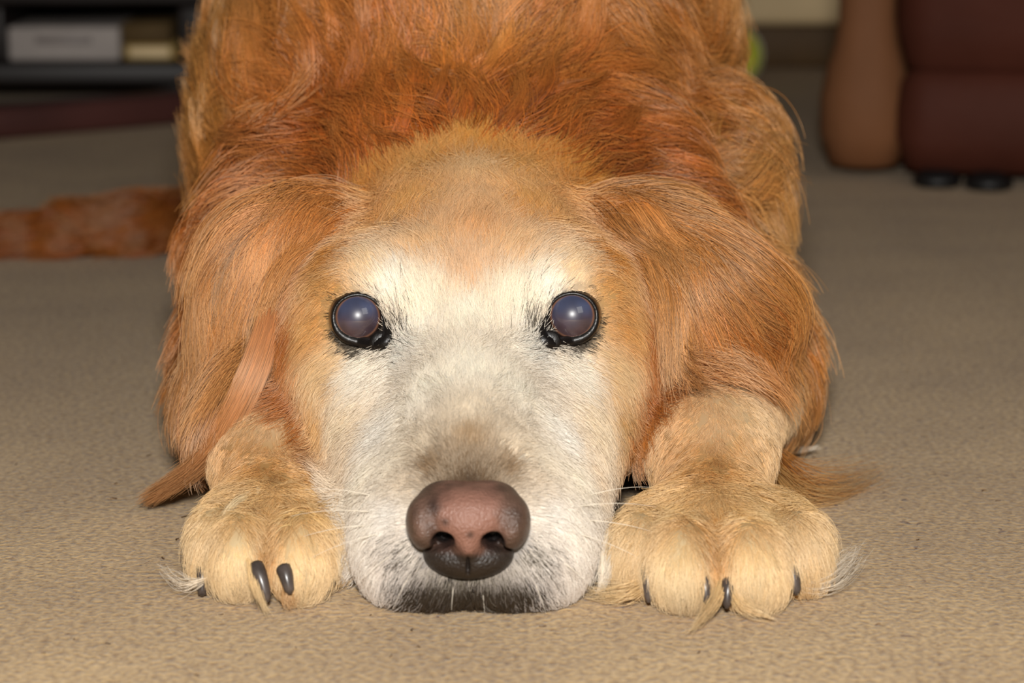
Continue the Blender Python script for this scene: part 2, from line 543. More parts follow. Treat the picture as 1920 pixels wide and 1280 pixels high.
TOES_L = [(402, 1.032, 0.0098, 0.024), (450, 1.018, 0.0112, 0.028), (562, 1.016, 0.0130, 0.030), (628, 1.036, 0.0090, 0.024)]
for reg, toes, cx in (('pawr', TOES_R, 1342), ('pawl', TOES_L, 508)):
    for (x, Y, r, ly) in toes:
        p = W(x, 1000, Y, 0.0155)
        ell(reg, p, (r, ly * 0.72, 0.0165), 0.0035, 0, 0.25)
        q = W(cx + (x - cx) * 0.8, 950, Y + 0.038, 0.022)
        cone(reg, (p[0], p[1] + 0.004, 0.019), q, r * 0.88, r * 0.75, 0.004)


# ---- sampled field on a rectilinear grid (fine round the head and paws)
def axis(segs):
    out = [segs[0][0]]
    for a, b, h in segs:
        n = max(1, int(round((b - a) / h)))
        out += list(a + (b - a) * (np.arange(n) + 1) / n)
    return np.array(out)


GX = axis([(-0.43, -0.165, 0.006), (-0.165, 0.14, 0.0019), (0.14, 0.24, 0.005)])
GY = axis([(0.955, 1.20, 0.0019), (1.20, 1.34, 0.004), (1.34, 2.02, 0.009)])
GZ = axis([(-0.006, 0.160, 0.0019), (0.160, 0.36, 0.006)])
FLD = np.full((len(GX), len(GY), len(GZ)), 0.06, np.float64)


def sub(pr, pad):
    lo, hi = pbox(pr)
    ix = [np.searchsorted(g, (lo[a] - pad, hi[a] + pad)) for a, g in enumerate((GX, GY, GZ))]
    return tuple(slice(max(i[0] - 1, 0), i[1] + 1) for i in ix)


for pr in PRIMS:
    sl = sub(pr, 0.045)
    p = np.stack(np.meshgrid(GX[sl[0]], GY[sl[1]], GZ[sl[2]], indexing='ij'), -1)
    d = pdist(pr, p)
    k = pr[3]
    c = FLD[sl]
    if pr[0] == 's':
        h = np.clip(0.5 - 0.5 * (c + d) / k, 0, 1)
        FLD[sl] = c + (-d - c) * h + k * h * (1 - h)
    else:
        h = np.clip(0.5 + 0.5 * (c - d) / k, 0, 1)
        FLD[sl] = c + (d - c) * h - k * h * (1 - h)
FLD = np.maximum(FLD, 0.0008 - GZ[None, None, :])


def fidx(g, x):
    i = np.clip(np.searchsorted(g, x) - 1, 0, len(g) - 2)
    return i, np.clip((x - g[i]) / (g[i + 1] - g[i]), 0, 1)


def field(p):
    i, u = fidx(GX, p[:, 0]); j, v = fidx(GY, p[:, 1]); k, w = fidx(GZ, p[:, 2])
    r = 0
    for a in (0, 1):
        for b in (0, 1):
            for c in (0, 1):
                r = r + (u if a else 1 - u) * (v if b else 1 - v) * (w if c else 1 - w) * FLD[i + a, j + b, k + c]
    return r


def fgrad(p, e=0.0022):
    g = np.empty_like(p)
    for a in range(3):
        q = p.copy(); q[:, a] += e
        r = p.copy(); r[:, a] -= e
        g[:, a] = field(q) - field(r)
    return nrm(g)


def surface_nets(F, gx, gy, gz):
    sgn = F < 0
    n0, n1, n2 = F.shape
    cs = np.zeros((n0 - 1, n1 - 1, n2 - 1), np.int8)
    for a in (0, 1):
        for b in (0, 1):
            for c in (0, 1):
                cs += sgn[a:n0 - 1 + a, b:n1 - 1 + b, c:n2 - 1 + c]
    act = (cs > 0) & (cs < 8)
    I, J, K = np.nonzero(act)
    vid = np.full(act.shape, -1, np.int64); vid[I, J, K] = np.arange(len(I))
    acc = np.zeros((len(I), 3)); cnt = np.zeros(len(I))
    offs = [(a, b, c) for a in (0, 1) for b in (0, 1) for c in (0, 1)]
    co = lambda o: np.stack([gx[I + o[0]], gy[J + o[1]], gz[K + o[2]]], 1)
    for o in offs:
        for ax in range(3):
            if o[ax]: continue
            q = list(o); q[ax] = 1
            fa = F[I + o[0], J + o[1], K + o[2]]; fb = F[I + q[0], J + q[1], K + q[2]]
            cr = (fa < 0) != (fb < 0)
            t = np.where(cr, fa / np.where(cr, fa - fb, 1), 0)
            pt = co(o) + t[:, None] * (co(q) - co(o))
            acc += pt * cr[:, None]; cnt += cr
    V = acc / cnt[:, None]
    faces = []
    for ax in range(3):
        sl0 = [slice(None)] * 3; sl1 = [slice(None)] * 3
        sl0[ax] = slice(0, -1); sl1[ax] = slice(1, None)
        A = sgn[tuple(sl0)]; B = sgn[tuple(sl1)]
        e = np.nonzero(A != B)
        b1, b2 = (ax + 1) % 3, (ax + 2) % 3
        ok = (e[b1] > 0) & (e[b2] > 0) & (e[b1] < F.shape[b1] - 1) & (e[b2] < F.shape[b2] - 1)
        e = [x[ok] for x in e]
        fl = A[tuple(e)]

        def g(d1, d2):
            q = [x.copy() for x in e]; q[b1] = q[b1] + d1; q[b2] = q[b2] + d2
            return vid[tuple(q)]
        quad = np.stack([g(-1, -1), g(0, -1), g(0, 0), g(-1, 0)], 1)
        quad[~fl] = quad[~fl][:, ::-1]
        faces.append(quad)
    return V, np.concatenate(faces)


def fast_mesh(name, V, F, mat, parent):
    me = bpy.data.meshes.new(name)
    me.vertices.add(len(V)); me.vertices.foreach_set('co', V.astype(np.float32).ravel())
    me.loops.add(F.size); me.loops.foreach_set('vertex_index', F.astype(np.int32).ravel())
    me.polygons.add(len(F)); me.polygons.foreach_set('loop_start', np.arange(0, F.size, F.shape[1], dtype=np.int32))
    me.update(calc_edges=True); me.validate()
    me.polygons.foreach_set('use_smooth', np.ones(len(me.polygons), bool))
    o = bpy.data.objects.new(name, me); COL.objects.link(o)
    me.materials.append(mat)
    if parent:
        o.parent = parent
        o.matrix_parent_inverse = Matrix.Translation(-Vector(parent.location))
    return o


VB, FB = surface_nets(FLD, GX, GY, GZ)
TREE0 = BVHTree.FromPolygons([tuple(v) for v in VB], [tuple(f) for f in FB])
EYES = []
R_E = 0.0124
for (ex, ey, inner) in ((671, 594, 1), (1073, 592, -1)):
    dv = nrm(ray(ex, ey)[None])[0]
    loc = TREE0.ray_cast(Vector(CAMP), Vector(dv))[0]
    c = np.array(loc) + dv * 0.0060
    axf = -dv
    EYES.append((c, inner, axf))
    # the socket: a hollow for the eyeball, open to the front
    pr = ('c', 'x', (c + axf * 0.002, c + axf * 0.03, 0.0100, 0.0120, 1.0), 0.001)
    sl = sub(pr, 0.01)
    pg = np.stack(np.meshgrid(GX[sl[0]], GY[sl[1]], GZ[sl[2]], indexing='ij'), -1)
    FLD[sl] = np.maximum(FLD[sl], -pdist(pr, pg))
VB, FB = surface_nets(FLD, GX, GY, GZ)
TREE = BVHTree.FromPolygons([tuple(v) for v in VB], [tuple(f) for f in FB])


def hit(px, py):
    d = Vector(ray(px, py)).normalized()
    loc, n, i, dist = TREE.ray_cast(Vector(CAMP), d)
    if loc is None:
        loc, n, i, dist = TREE.find_nearest(Vector(P(px, py, 1.3)))
    return np.array(loc)


REGS = ['head', 'earl', 'earr', 'body', 'tail', 'pawl', 'pawr']


def regions(p):
    best = np.full(len(p), 9.0); rid = np.zeros(len(p), int)
    for pr in PRIMS:
        if pr[0] == 's': continue
        d = pdist(pr, p)
        m = d < best
        best[m] = d[m]; rid[m] = REGS.index(pr[1])
    return rid


dog = empty('golden_retriever', (float(P(890, 600, 1.4)[0]), 1.40, 0.0))
tag(dog, 'old golden retriever with white face lying with chin and paws on the carpet', 'dog')


# ---- what the coat does where: photo pixel, combing direction on the picture, length in mm, lift, colour
#      (each is carried to the skin by its line of sight; between them the coat is interpolated)
CTRL = {r: [] for r in REGS}


def ct(reg, px, py, dx, dy, L, lift, col, mirror=False):
    CTRL[reg].append((px, py, dx, dy, L, lift, col))
    if mirror:
        CTRL[reg].append((2 * AX - px, py, -dx, dy, L, lift, col))


h = 'head'
for a in (
    (880, 912, 0, -1, 4, .5, (70, 52, 40)), (880, 868, 0, -1, 6, .35, (98, 74, 52)), (880, 830, 0, -1, 7, .25, (160, 134, 106)),
    (880, 780, 0, -1, 8, .2, (226, 212, 190)), (880, 700, 0, -1, 9, .18, (238, 230, 214)), (880, 600, 0, -1, 10, .18, (238, 228, 210)),
    (882, 520, 0, -1, 12, .25, (226, 190, 154)), (886, 440, 0, -1, 13, .25, (216, 168, 122)), (890, 380, 0, -1, 14, .15, (230, 190, 146)),
    (892, 325, 0, -1, 15, .13, (236, 200, 154)), (894, 280, 0, -1, 16, .15, (228, 168, 94)), (894, 240, 0, -1, 18, .18, (220, 148, 68))):  # crown tones painted brighter to stand in for the flash light lost at grazing
    ct(h, *a)
for a in (
    (800, 470, -.25, -1, 12, .22, (230, 194, 152)), (760, 400, -.4, -1, 14, .25, (216, 164, 104)), (790, 320, -.4, -1, 17, .18, (228, 174, 108)),
    (700, 320, -.7, -1, 20, .2, (222, 156, 80)), (640, 340, -1, -.5, 22, .22, (218, 150, 74)), (610, 420, -1, .1, 16, .22, (178, 106, 42)),
    (560, 480, -.8, .7, 17, .22, (170, 98, 36)), (640, 470, -.9, -.4, 13, .22, (198, 136, 70)), (690, 500, -.6, -.8, 10, .25, (234, 208, 172)),
    (620, 535, -1, -.1, 10, .25, (214, 168, 112)), (735, 540, -.3, -1, 9, .25, (236, 228, 214)), (800, 580, -.25, -1, 10, .25, (236, 226, 206)),
    (590, 610, -1, .45, 11, .25, (210, 162, 106)), (548, 620, -.6, .8, 13, .22, (172, 100, 40)), (610, 690, -1, .45, 11, .25, (226, 196, 154)),
    (545, 730, -.7, .8, 13, .22, (174, 102, 42)), (560, 790, -.6, .8, 13, .22, (182, 112, 50)), (600, 780, -.6, .8, 12, .25, (218, 178, 128)),
    (690, 690, -.8, .5, 10, .25, (236, 228, 214)), (650, 780, -.8, .6, 10, .25, (232, 214, 186)), (770, 660, -.7, -.3, 9, .25, (238, 232, 222)),
    (800, 740, -.6, -.7, 9, .25, (238, 230, 214)), (730, 800, -.9, .1, 9, .25, (236, 230, 220)), (800, 840, -.6, -.6, 8, .25, (230, 216, 194)),
    (815, 880, -.7, -.5, 6, .3, (140, 113, 86)), (840, 888, -.3, -1, 5, .35, (96, 74, 54)), (760, 860, -.9, -.2, 8, .25, (232, 222, 204)), (770, 900, -1, -.2, 7, .3, (226, 212, 192)), (700, 880, -1, .3, 9, .25, (234, 224, 206)),
    (650, 880, -.8, .6, 10, .25, (230, 210, 184)), (690, 980, -.9, .5, 9, .28, (236, 228, 216)), (740, 960, -1, .2, 7, .3, (238, 232, 224)),
    (748, 1050, -.7, .7, 8, .35, (220, 212, 204)), (700, 1050, -.7, .7, 9, .3, (236, 228, 218)), (800, 1100, -.3, 1, 6, .45, (120, 112, 108)),
    (760, 1100, -.5, .9, 8, .4, (196, 188, 182)), (830, 1120, -.2, 1, 6, .45, (92, 86, 82)), (720, 1110, -.5, .8, 9, .35, (226, 218, 210)),
    (530, 560, -.6, .8, 15, .22, (166, 92, 34))):
    ct(h, *a, mirror=True)
ct(h, 880, 1118, 0, 1, 5, .45, (64, 58, 55))

e = 'earl'
for a in ((585, 335, -1, -.1, 34, .25, (212, 156, 92)), (540, 350, -1, .2, 45, .22, (208, 150, 88)), (510, 400, -.8, .6, 55, .2, (200, 136, 76)), (545, 420, -.5, .85, 60, .2, (206, 142, 82)),
          (460, 420, -.7, .7, 50, .16, (204, 144, 86)), (430, 470, -.5, .9, 52, .15, (196, 130, 72)), (490, 500, -.25, 1, 60, .18, (200, 138, 84)), (530, 500, 0, 1, 55, .18, (204, 142, 84)),
          (440, 600, -.15, 1, 46, .14, (198, 138, 90)), (400, 600, -.12, 1, 55, .13, (180, 108, 54)), (480, 650, -.15, 1, 42, .15, (206, 154, 116)),
          (440, 720, -.2, 1, 30, .13, (206, 156, 120)), (400, 720, -.1, 1, 26, .13, (172, 104, 54)), (370, 660, -.05, 1, 30, .12, (172, 102, 48))):
    ct(e, *a)
e = 'earr'
for a in ((1180, 335, 1, 0, 34, .25, (212, 158, 90)), (1230, 355, 1, .35, 45, .22, (208, 152, 86)), (1270, 420, .8, .7, 50, .2, (200, 138, 74)), (1225, 430, .3, 1, 55, .2, (208, 148, 90)),
          (1330, 440, .9, .7, 55, .22, (198, 132, 68)), (1240, 520, .1, 1, 55, .18, (210, 160, 118)), (1290, 520, .35, 1, 55, .18, (204, 142, 86)), (1350, 520, .6, .8, 55, .2, (194, 124, 64)),
          (1250, 620, -.1, 1, 32, .18, (212, 164, 124)), (1310, 620, .2, 1, 24, .18, (204, 140, 84)), (1370, 620, .45, .9, 22, .14, (190, 116, 58)), (1430, 560, .7, .7, 30, .15, (188, 114, 54)),
          (1440, 640, .7, .7, 20, .15, (180, 106, 50)), (1400, 680, .5, 1, 16, .14, (192, 122, 64))):
    ct(e, *a)
b = 'body'
for a in ((890, 200, 0, -1, 28, .35, (192, 116, 52)), (890, 130, .05, -1, 32, .35, (204, 136, 70)), (890, 60, 0, -1, 40, .4, (208, 146, 82)), (900, 5, 0, -1, 45, .4, (206, 146, 84)),
          (760, 230, -.5, -1, 30, .35, (184, 108, 48)), (740, 130, -.4, -1, 36, .35, (198, 124, 62)), (700, 40, -.2, -1, 45, .35, (198, 126, 62)),
          (620, 250, -.6, -.7, 36, .35, (184, 108, 52)), (600, 130, -.4, -.9, 40, .35, (196, 124, 62)), (580, 20, -.3, -1, 45, .35, (200, 134, 72)),
          (500, 300, -.6, -.6, 40, .35, (186, 112, 56)), (480, 180, -.7, -.6, 42, .35, (190, 124, 66)), (470, 60, -.6, -.9, 45, .35, (204, 148, 88)),
          (400, 150, -.9, -.3, 45, .35, (204, 146, 84)), (390, 260, -1, -.2, 45, .3, (200, 142, 80)), (380, 360, -1, .1, 45, .3, (198, 138, 78)),
          (370, 450, -.9, .4, 45, .3, (192, 132, 76)), (360, 550, -.5, .9, 34, .3, (186, 120, 64)), (350, 680, -.1, 1, 24, .3, (174, 104, 50)), (430, 380, -.8, .2, 42, .3, (190, 116, 60)),
          (1020, 230, .5, -1, 30, .35, (186, 110, 50)), (1040, 130, .5, -1, 36, .35, (198, 124, 62)), (1060, 40, .5, -.9, 45, .35, (198, 128, 66)),
          (1150, 240, .8, -.4, 36, .3, (184, 108, 52)), (1180, 130, .8, .2, 40, .3, (184, 108, 50)), (1180, 40, .7, .5, 48, .3, (196, 126, 64)), (1270, 300, .9, .3, 38, .3, (184, 110, 54)),
          (1260, 100, .5, .8, 42, .3, (188, 118, 58)), (1330, 60, .6, -.5, 42, .3, (202, 146, 86)), (1340, 170, .7, -.6, 42, .3, (202, 142, 82)), (1310, 230, .5, .6, 42, .3, (190, 122, 64)),
          (1390, 120, .6, .6, 40, .3, (200, 142, 78)), (1430, 200, .9, .3, 45, .3, (208, 152, 94)), (1450, 280, .9, .5, 48, .3, (208, 150, 90)), (1400, 300, .9, -.5, 48, .3, (208, 154, 94)),
          (1380, 360, .9, -.4, 48, .3, (210, 158, 98)), (1450, 370, .3, 1, 45, .3, (200, 138, 74)), (1400, 430, .6, .8, 42, .3, (204, 148, 90)), (1460, 460, .2, 1, 40, .3, (198, 136, 76)),
          (1490, 620, .3, 1, 25, .3, (190, 124, 66)), (1480, 720, .1, 1, 16, .3, (214, 168, 118)), (1455, 790, 0, 1, 14, .3, (216, 176, 130)),
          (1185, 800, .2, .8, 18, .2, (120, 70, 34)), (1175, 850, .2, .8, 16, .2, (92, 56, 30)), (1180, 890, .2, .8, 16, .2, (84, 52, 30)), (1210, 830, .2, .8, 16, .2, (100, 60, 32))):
    ct(b, *a)
for a in ((340, 440, -1, .1, 28, .2, (176, 102, 40)), (150, 440, -1, .1, 28, .2, (178, 104, 40)), (20, 455, -1, .05, 45, .3, (176, 100, 42))):
    ct('tail', *a)
for reg, cx, sc in (('pawr', 1338, 1.0), ('pawl', 506, 0.84)):
    for (x, y, dx, dy, L, lift, col) in (
        (-10, 725, 0, 1, 6, .28, (216, 180, 138)), (-70, 780, -.2, 1, 6, .25, (212, 170, 124)), (60, 770, .2, 1, 6, .25, (226, 194, 152)), (0, 800, 0, 1, 6, .25, (216, 180, 138)),
        (-60, 850, -.2, 1, 6, .25, (206, 158, 106)), (60, 850, .2, 1, 6, .25, (216, 174, 124)), (0, 875, 0, 1, 7, .25, (208, 160, 104)), (-120, 930, -.3, 1, 11, .25, (214, 174, 120)),
        (0, 930, 0, 1, 11, .25, (220, 182, 130)), (110, 930, .3, 1, 11, .25, (214, 172, 114)), (-60, 960, -.05, 1, 12, .22, (228, 196, 146)), (70, 960, .05, 1, 12, .22, (230, 196, 142)),
        (-60, 1040, -.03, 1, 12, .22, (234, 208, 164)), (70, 1040, .03, 1, 12, .22, (236, 208, 162)), (-150, 1000, -.2, 1, 15, .25, (226, 198, 156)), (160, 1000, .25, 1, 14, .25, (230, 202, 160)),
        (-60, 1100, 0, 1, 13, .3, (222, 200, 164)), (70, 1100, 0, 1, 13, .3, (222, 198, 160)), (0, 980, 0, 1, 8, .2, (206, 150, 86)), (0, 1040, 0, 1, 8, .2, (200, 146, 84))):
        ct(reg, cx + x * sc, y, dx, dy, L, lift, col)



def coat_colour(c, r):
    l = lin(c)
    sat = min(1.0, (1 - l[2] / l[0]) * 1.6 - 0.5)
    sat = max(0.0, sat)
    kb = 1 + {'pawl': 0.06, 'pawr': 0.06}.get(r, 0.11) * sat
    kg = 1 + {'pawl': 0.0, 'pawr': 0.0}.get(r, 0.02) * sat
    return np.clip(l ** np.array((1.02, kg + 0.01, kb)) * {'earl': 0.86, 'earr': 0.84, 'body': 0.92, 'tail': 0.9, 'pawl': 1.02, 'pawr': 1.02}.get(r, 1.06), 0, 0.92)


RCT = {}
for r, rows in CTRL.items():
    a = np.array([[c[0], c[1], c[2], c[3], c[4], c[5]] for c in rows], float)
    pos = np.stack([hit(x, y) for x, y in a[:, :2]])
    vec = nrm(a[:, 2:3] * RIGHT[None] - a[:, 3:4] * UP[None])
    RCT[REGS.index(r)] = (pos, vec, a[:, 4] / 1000, a[:, 5], np.stack([coat_colour(c[6], r) for c in rows]))


def coat(p, rid):
    """combing vector, length, lift, colour at points p"""
    n = len(p)
    vec = np.zeros((n, 3)); L = np.zeros(n); lift = np.zeros(n); col = np.zeros((n, 3))
    for r, (cp, cv, cl, cf, cc) in RCT.items():
        m = np.nonzero(rid == r)[0]
        if len(m) == 0: continue
        d2 = ((p[m][:, None] - cp[None]) ** 2).sum(-1)
        w = 1.0 / (d2 + 1e-5) ** 1.6
        w /= w.sum(1, keepdims=True)
        vec[m] = w @ cv; L[m] = w @ cl; lift[m] = w @ cf; col[m] = w @ cc
    # the unseen flanks and back: the hair simply lies backwards and down
    back = np.clip((p[:, 1] - 1.46) / 0.15, 0, 1) * (rid == REGS.index('body'))
    vec = vec * (1 - back[:, None]) + back[:, None] * np.stack([np.zeros(n), np.full(n, 0.9), np.full(n, -0.35)], 1)
    return vec, L, lift, col


# ---- eyes, lids, nose, claws -------------------------------------------------
def eye_material():
    m = bpy.data.materials.new('cloudy_eye')
    m.use_nodes = True
    nt = m.node_tree
    bs = nt.nodes['Principled BSDF']
    bs.inputs['Roughness'].default_value = 0.33
    bs.inputs['Specular IOR Level'].default_value = 0.45
    bs.inputs['Coat Weight'].default_value = 1.0
    bs.inputs['Coat Roughness'].default_value = 0.015
    a = nt.nodes.new('ShaderNodeAttribute'); a.attribute_name = 'tint'
    nt.links.new(a.outputs['Color'], bs.inputs['Base Color'])
    return m


MAT_EYE = eye_material()
MAT_LID = mat_basic('black_eyelid', (18, 15, 14), 0.35, 0.2, 300, 0.12, 900, 0.35)
MAT_NOSE = mat_basic('nose_leather', (120, 80, 66), 0.36, attr='tint', bump=0.5, bscale=900, spec=0.5)
MAT_CLAW = mat_basic('dark_claw', (72, 64, 60), 0.3, 0.4, 160, 0.0, 60, 0.5)
for (c, inner, ax_f) in EYES:
    bm = bmesh.new()
    bmesh.ops.create_uvsphere(bm, u_segments=64, v_segments=48, radius=R_E)
    q = Vector(ax_f).to_track_quat('Z', 'Y')
    bm.transform(Matrix.Translation(Vector(c)) @ q.to_matrix().to_4x4())
    bm.verts.index_update()
    vs = np.array([v.co for v in bm.verts]); fs = [[v.index for v in f.verts] for f in bm.faces]
    bm.free()
    eo = link_mesh('eye', vs, fs, MAT_EYE, dog)
    eo['label'] = 'cloudy blue-grey eye'
    u = nrm(np.cross([0, 0, 1.0], ax_f)[None])[0]; vv = np.cross(ax_f, u)
    rel = vs - c
    ang = np.arccos(np.clip((rel @ ax_f) / R_E, -1, 1)) * R_E
    low = np.clip(0.5 - (rel @ vv) / 0.012 + 0.25 * vnoise(rel, 0.005, 4), 0, 1)
    pupil = lin((58, 64, 88))[None] * (1 - low[:, None]) + lin((64, 50, 54))[None] * low[:, None]
    pupil *= (1 + 0.25 * vnoise(rel, 0.003, 5))[:, None]
    iris = lin((120, 84, 66))[None] * np.ones((len(vs), 1))
    dark = lin((24, 18, 17))[None] * np.ones((len(vs), 1))
    t1 = np.clip((ang - 0.0089) / 0.0006, 0, 1)[:, None]
    t2 = np.clip((ang - 0.0100) / 0.0006, 0, 1)[:, None]
    tint = (pupil * (1 - t1) + iris * t1) * (1 - t2) + dark * t2
    at = eo.data.color_attributes.new('tint', 'FLOAT_COLOR', 'POINT')
    at.data.foreach_set('color', np.concatenate([np.clip(tint, 0, 1), np.ones((len(vs), 1))], 1).astype(np.float32).ravel())
    # lids: a dark rim round the opening, longer towards the tear corner, resting on eyeball and skin
    rim = []; rad = []
    N_ = 96
    for k in range(N_):
        a = 2 * math.pi * k / N_
        cu, sv = math.cos(a), math.sin(a)
        x = 0.0101 * cu; y = (0.0092 if sv > 0 else 0.0100) * sv
        w = max(0.0, math.cos(a + 0.70)) ** 5              # the inner lower corner
        x += 0.0040 * w; y -= 0.0040 * w
        b2 = x * x + y * y
        pt = c + u * (x * inner) + vv * y
        f_e = math.sqrt(R_E ** 2 - b2) if b2 < R_E ** 2 else -1
        loc, _n, _i, _d = TREE.ray_cast(Vector(pt + ax_f * 0.05), Vector(-ax_f))
        f_s = (np.array(loc) - pt) @ ax_f if loc is not None else -1
        rim.append([x, y, max(f_e, f_s), w, sv])
    rim = np.array(rim)
    for _ in range(6):
        rim[:, 2] = np.maximum(rim[:, 2], 0.25 * np.roll(rim[:, 2], 1) + 0.5 * rim[:, 2] + 0.25 * np.roll(rim[:, 2], -1))
    pr_ = [c + u * (x * inner) + vv * y + ax_f * (f + 0.0002) for x, y, f, w, sv in rim]
    rad = [0.0009 + 0.0014 * max(0, -sv) + 0.0016 * w for x, y, f, w, sv in rim]
    tube('eyelid', pr_, rad, MAT_LID, dog, 10, True)
    mid = rim[np.argmax(rim[:, 3])]
    # dark bare skin of the tear corner, lens shaped
    tcx, tcy, tcf = mid[0] * 0.93, mid[1] * 0.93, mid[2]
    vs2, fs2 = [], []
    nb, nr = 24, 6
    for i in range(nr + 1):
        th = 0.5 * math.pi * i / nr
        for j in range(nb):
            a = 2 * math.pi * j / nb
            ox, oy, of = 0.0052 * math.sin(th) * math.cos(a), 0.0046 * math.sin(th) * math.sin(a), 0.0014 * math.cos(th) - 0.0004
            vs2.append(c + u * ((tcx + ox - 0.001) * inner) + vv * (tcy + oy - 0.0005) + ax_f * (tcf + of))
    for i in range(nr):
        for j in range(nb):
            fs2.append((i * nb + j, i * nb + (j + 1) % nb, (i + 1) * nb + (j + 1) % nb, (i + 1) * nb + j))
    link_mesh('tear_corner', vs2, fs2, MAT_LID, dog)


# nose leather: its own fine field
NC = P(878, 982, 0.984)
gx = np.arange(-0.029, 0.0291, 0.0006); gy = np.arange(-0.022, 0.026, 0.0006); gz = np.arange(-0.026, 0.0241, 0.0006)
pp = np.stack(np.meshgrid(gx, gy, gz, indexing='ij'), -1)


def de(c, r, rot_y=0.0):
    q = pp - np.array(c)
    if rot_y:
        cs_, sn_ = math.cos(rot_y), math.sin(rot_y)
        q = np.stack([q[..., 0] * cs_ - q[..., 2] * sn_, q[..., 1], q[..., 0] * sn_ + q[..., 2] * cs_], -1)
    r = np.array(r)
    k0 = np.sqrt(((q / r) ** 2).sum(-1)); k1 = np.sqrt(((q / r ** 2) ** 2).sum(-1))
    return k0 * (k0 - 1) / np.maximum(k1, 1e-6)


def smin(a, b_, k):
    hh = np.clip(0.5 + 0.5 * (b_ - a) / k, 0, 1)
    return b_ + (a - b_) * hh - k * hh * (1 - hh)


def smax(a, b_, k): return -smin(-a, -b_, k)


F_ = de((0, 0.006, 0.0018), (0.0205, 0.0195, 0.0130))
for s in (-1, 1):
    F_ = smin(F_, de((s * 0.0095, 0.005, 0.0060), (0.0105, 0.0170, 0.0085)), 0.004)                 # flat top edge
F_ = smin(F_, de((0, -0.004, 0.004), (0.012, 0.0125, 0.0105)), 0.004)
for s in (-1, 1):
    F_ = smin(F_, de((s * 0.0165, -0.001, 0.0005), (0.0072, 0.0125, 0.0105), s * 0.15), 0.0022)      # wings
F_ = smin(F_, de((0, 0.003, -0.0125), (0.0175, 0.0135, 0.0095)), 0.0025)                              # lower pad
F_ = smin(F_, de((0, -0.006, -0.004), (0.0048, 0.0085, 0.0085)), 0.003)                               # columella
NOSTR = np.full(pp.shape[:-1], 1.0)
for s in (-1, 1):
    hole = de((s * 0.0094, -0.012, -0.0040), (0.0046, 0.0145, 0.0040), s * 0.5)
    slit = de((s * 0.0150, -0.010, -0.0088), (0.0068, 0.0100, 0.0016), s * 0.42)
    F_ = smax(F_, -hole, 0.0012)                                                                      # nostrils
    F_ = smax(F_, -slit, 0.0010)                                                                      # side slits
F_ = smax(F_, -de((0, -0.013, -0.0165), (0.0008, 0.0060, 0.0075)), 0.0010)                            # middle groove
VN, FN = surface_nets(F_, gx, gy, gz)
nose = fast_mesh('nose', VN + NC, FN, MAT_NOSE, dog)
nose['label'] = 'brownish pink nose leather with dark edges'
x_, y_, z_ = VN.T
nz = vnoise(VN, 0.006, 1) * 0.6 + vnoise(VN, 0.0025, 2) * 0.4
pink = np.clip(1.25 - np.sqrt((x_ / 0.0165) ** 2 + ((z_ - 0.0045) / 0.0155) ** 2) + 0.30 * nz, 0, 1)
pink *= np.clip((z_ + 0.0105) / 0.004 + 0.3 * nz, 0, 1)
pink = np.clip(pink * 1.6, 0, 1)[:, None]
tint = lin((40, 33, 29))[None] * (1 - pink) + lin((136, 98, 84))[None] * pink
brown = np.clip((np.abs(x_) - 0.009) / 0.006, 0, 1)[:, None] * np.clip((z_ + 0.011) / 0.003, 0, 1)[:, None]
tint = tint * (1 - 0.75 * brown) + 0.75 * brown * lin((92, 71, 60))[None] * (1 + 0.35 * nz[:, None])
for (sx_, sz_, r_) in ((-0.0128, 0.0095, 0.0022), (-0.0085, 0.0045, 0.0016), (0.001, 0.0, 0.0014)):
    k_ = np.exp(-((x_ - sx_) ** 2 + (z_ - sz_) ** 2) / r_ ** 2)[:, None]
    tint = tint * (1 - 0.75 * k_) + 0.75 * k_ * lin((44, 36, 34))[None]
for s in (-1, 1):                                                     # nostril shade painted into the tint, near black inside the holes
    k_ = np.clip(1.6 - np.sqrt(((x_ - s * 0.0094) / 0.0046) ** 2 + ((z_ + 0.0040) / 0.0042) ** 2), 0, 1)[:, None] * np.clip((y_ + 0.013) / 0.003, 0, 1)[:, None]
    tint = tint * (1 - k_) + k_ * lin((20, 16, 15))[None]
at = nose.data.color_attributes.new('tint', 'FLOAT_COLOR', 'POINT')
at.data.foreach_set('color', np.concatenate([np.clip(tint, 0, 1), np.ones((len(VN), 1))], 1).astype(np.float32).ravel())


def claw(px, py, Y, dxy, ln_, r):
    a = P(px, py, Y)
    pts, rr = [], []
    for k in range(10):
        t = k / 9
        pts.append(a + np.array([dxy * ln_ * t, -ln_ * (0.75 * t - 0.25 * t * t), -ln_ * (0.35 * t + 0.65 * t * t)]))
        rr.append(r * (1 - 0.45 * t ** 1.5) * (1 if t < 0.95 else 0.45))
    pts = np.array(pts); pts[:, 2] = np.maximum(pts[:, 2], 0.0016)
    tube('claw', pts, rr, MAT_CLAW, dog, 12)


for (x, y, Y, d, l_, r) in ((1212, 1058, 1.003, 0.05, 0.0135, 0.0027), (1318, 1082, 0.989, 0.15, 0.0095, 0.0026), (1366, 1090, 0.990, -0.1, 0.0095, 0.0026), (1478, 1052, 1.006, 0.25, 0.012, 0.0032),
                            (381, 1062, 1.018, 0.0, 0.012, 0.0026), (479, 1062, 1.000, 0.4, 0.0125, 0.0034), (532, 1066, 0.996, 0.3, 0.009, 0.0031), (618, 1088, 1.012, -0.45, 0.009, 0.0030)):
    claw(x, y, Y, d, l_, r)

# ---- body skin -----------------------------------------------------------------
RIDV = regions(VB)
_, _, _, CV = coat(VB, RIDV)


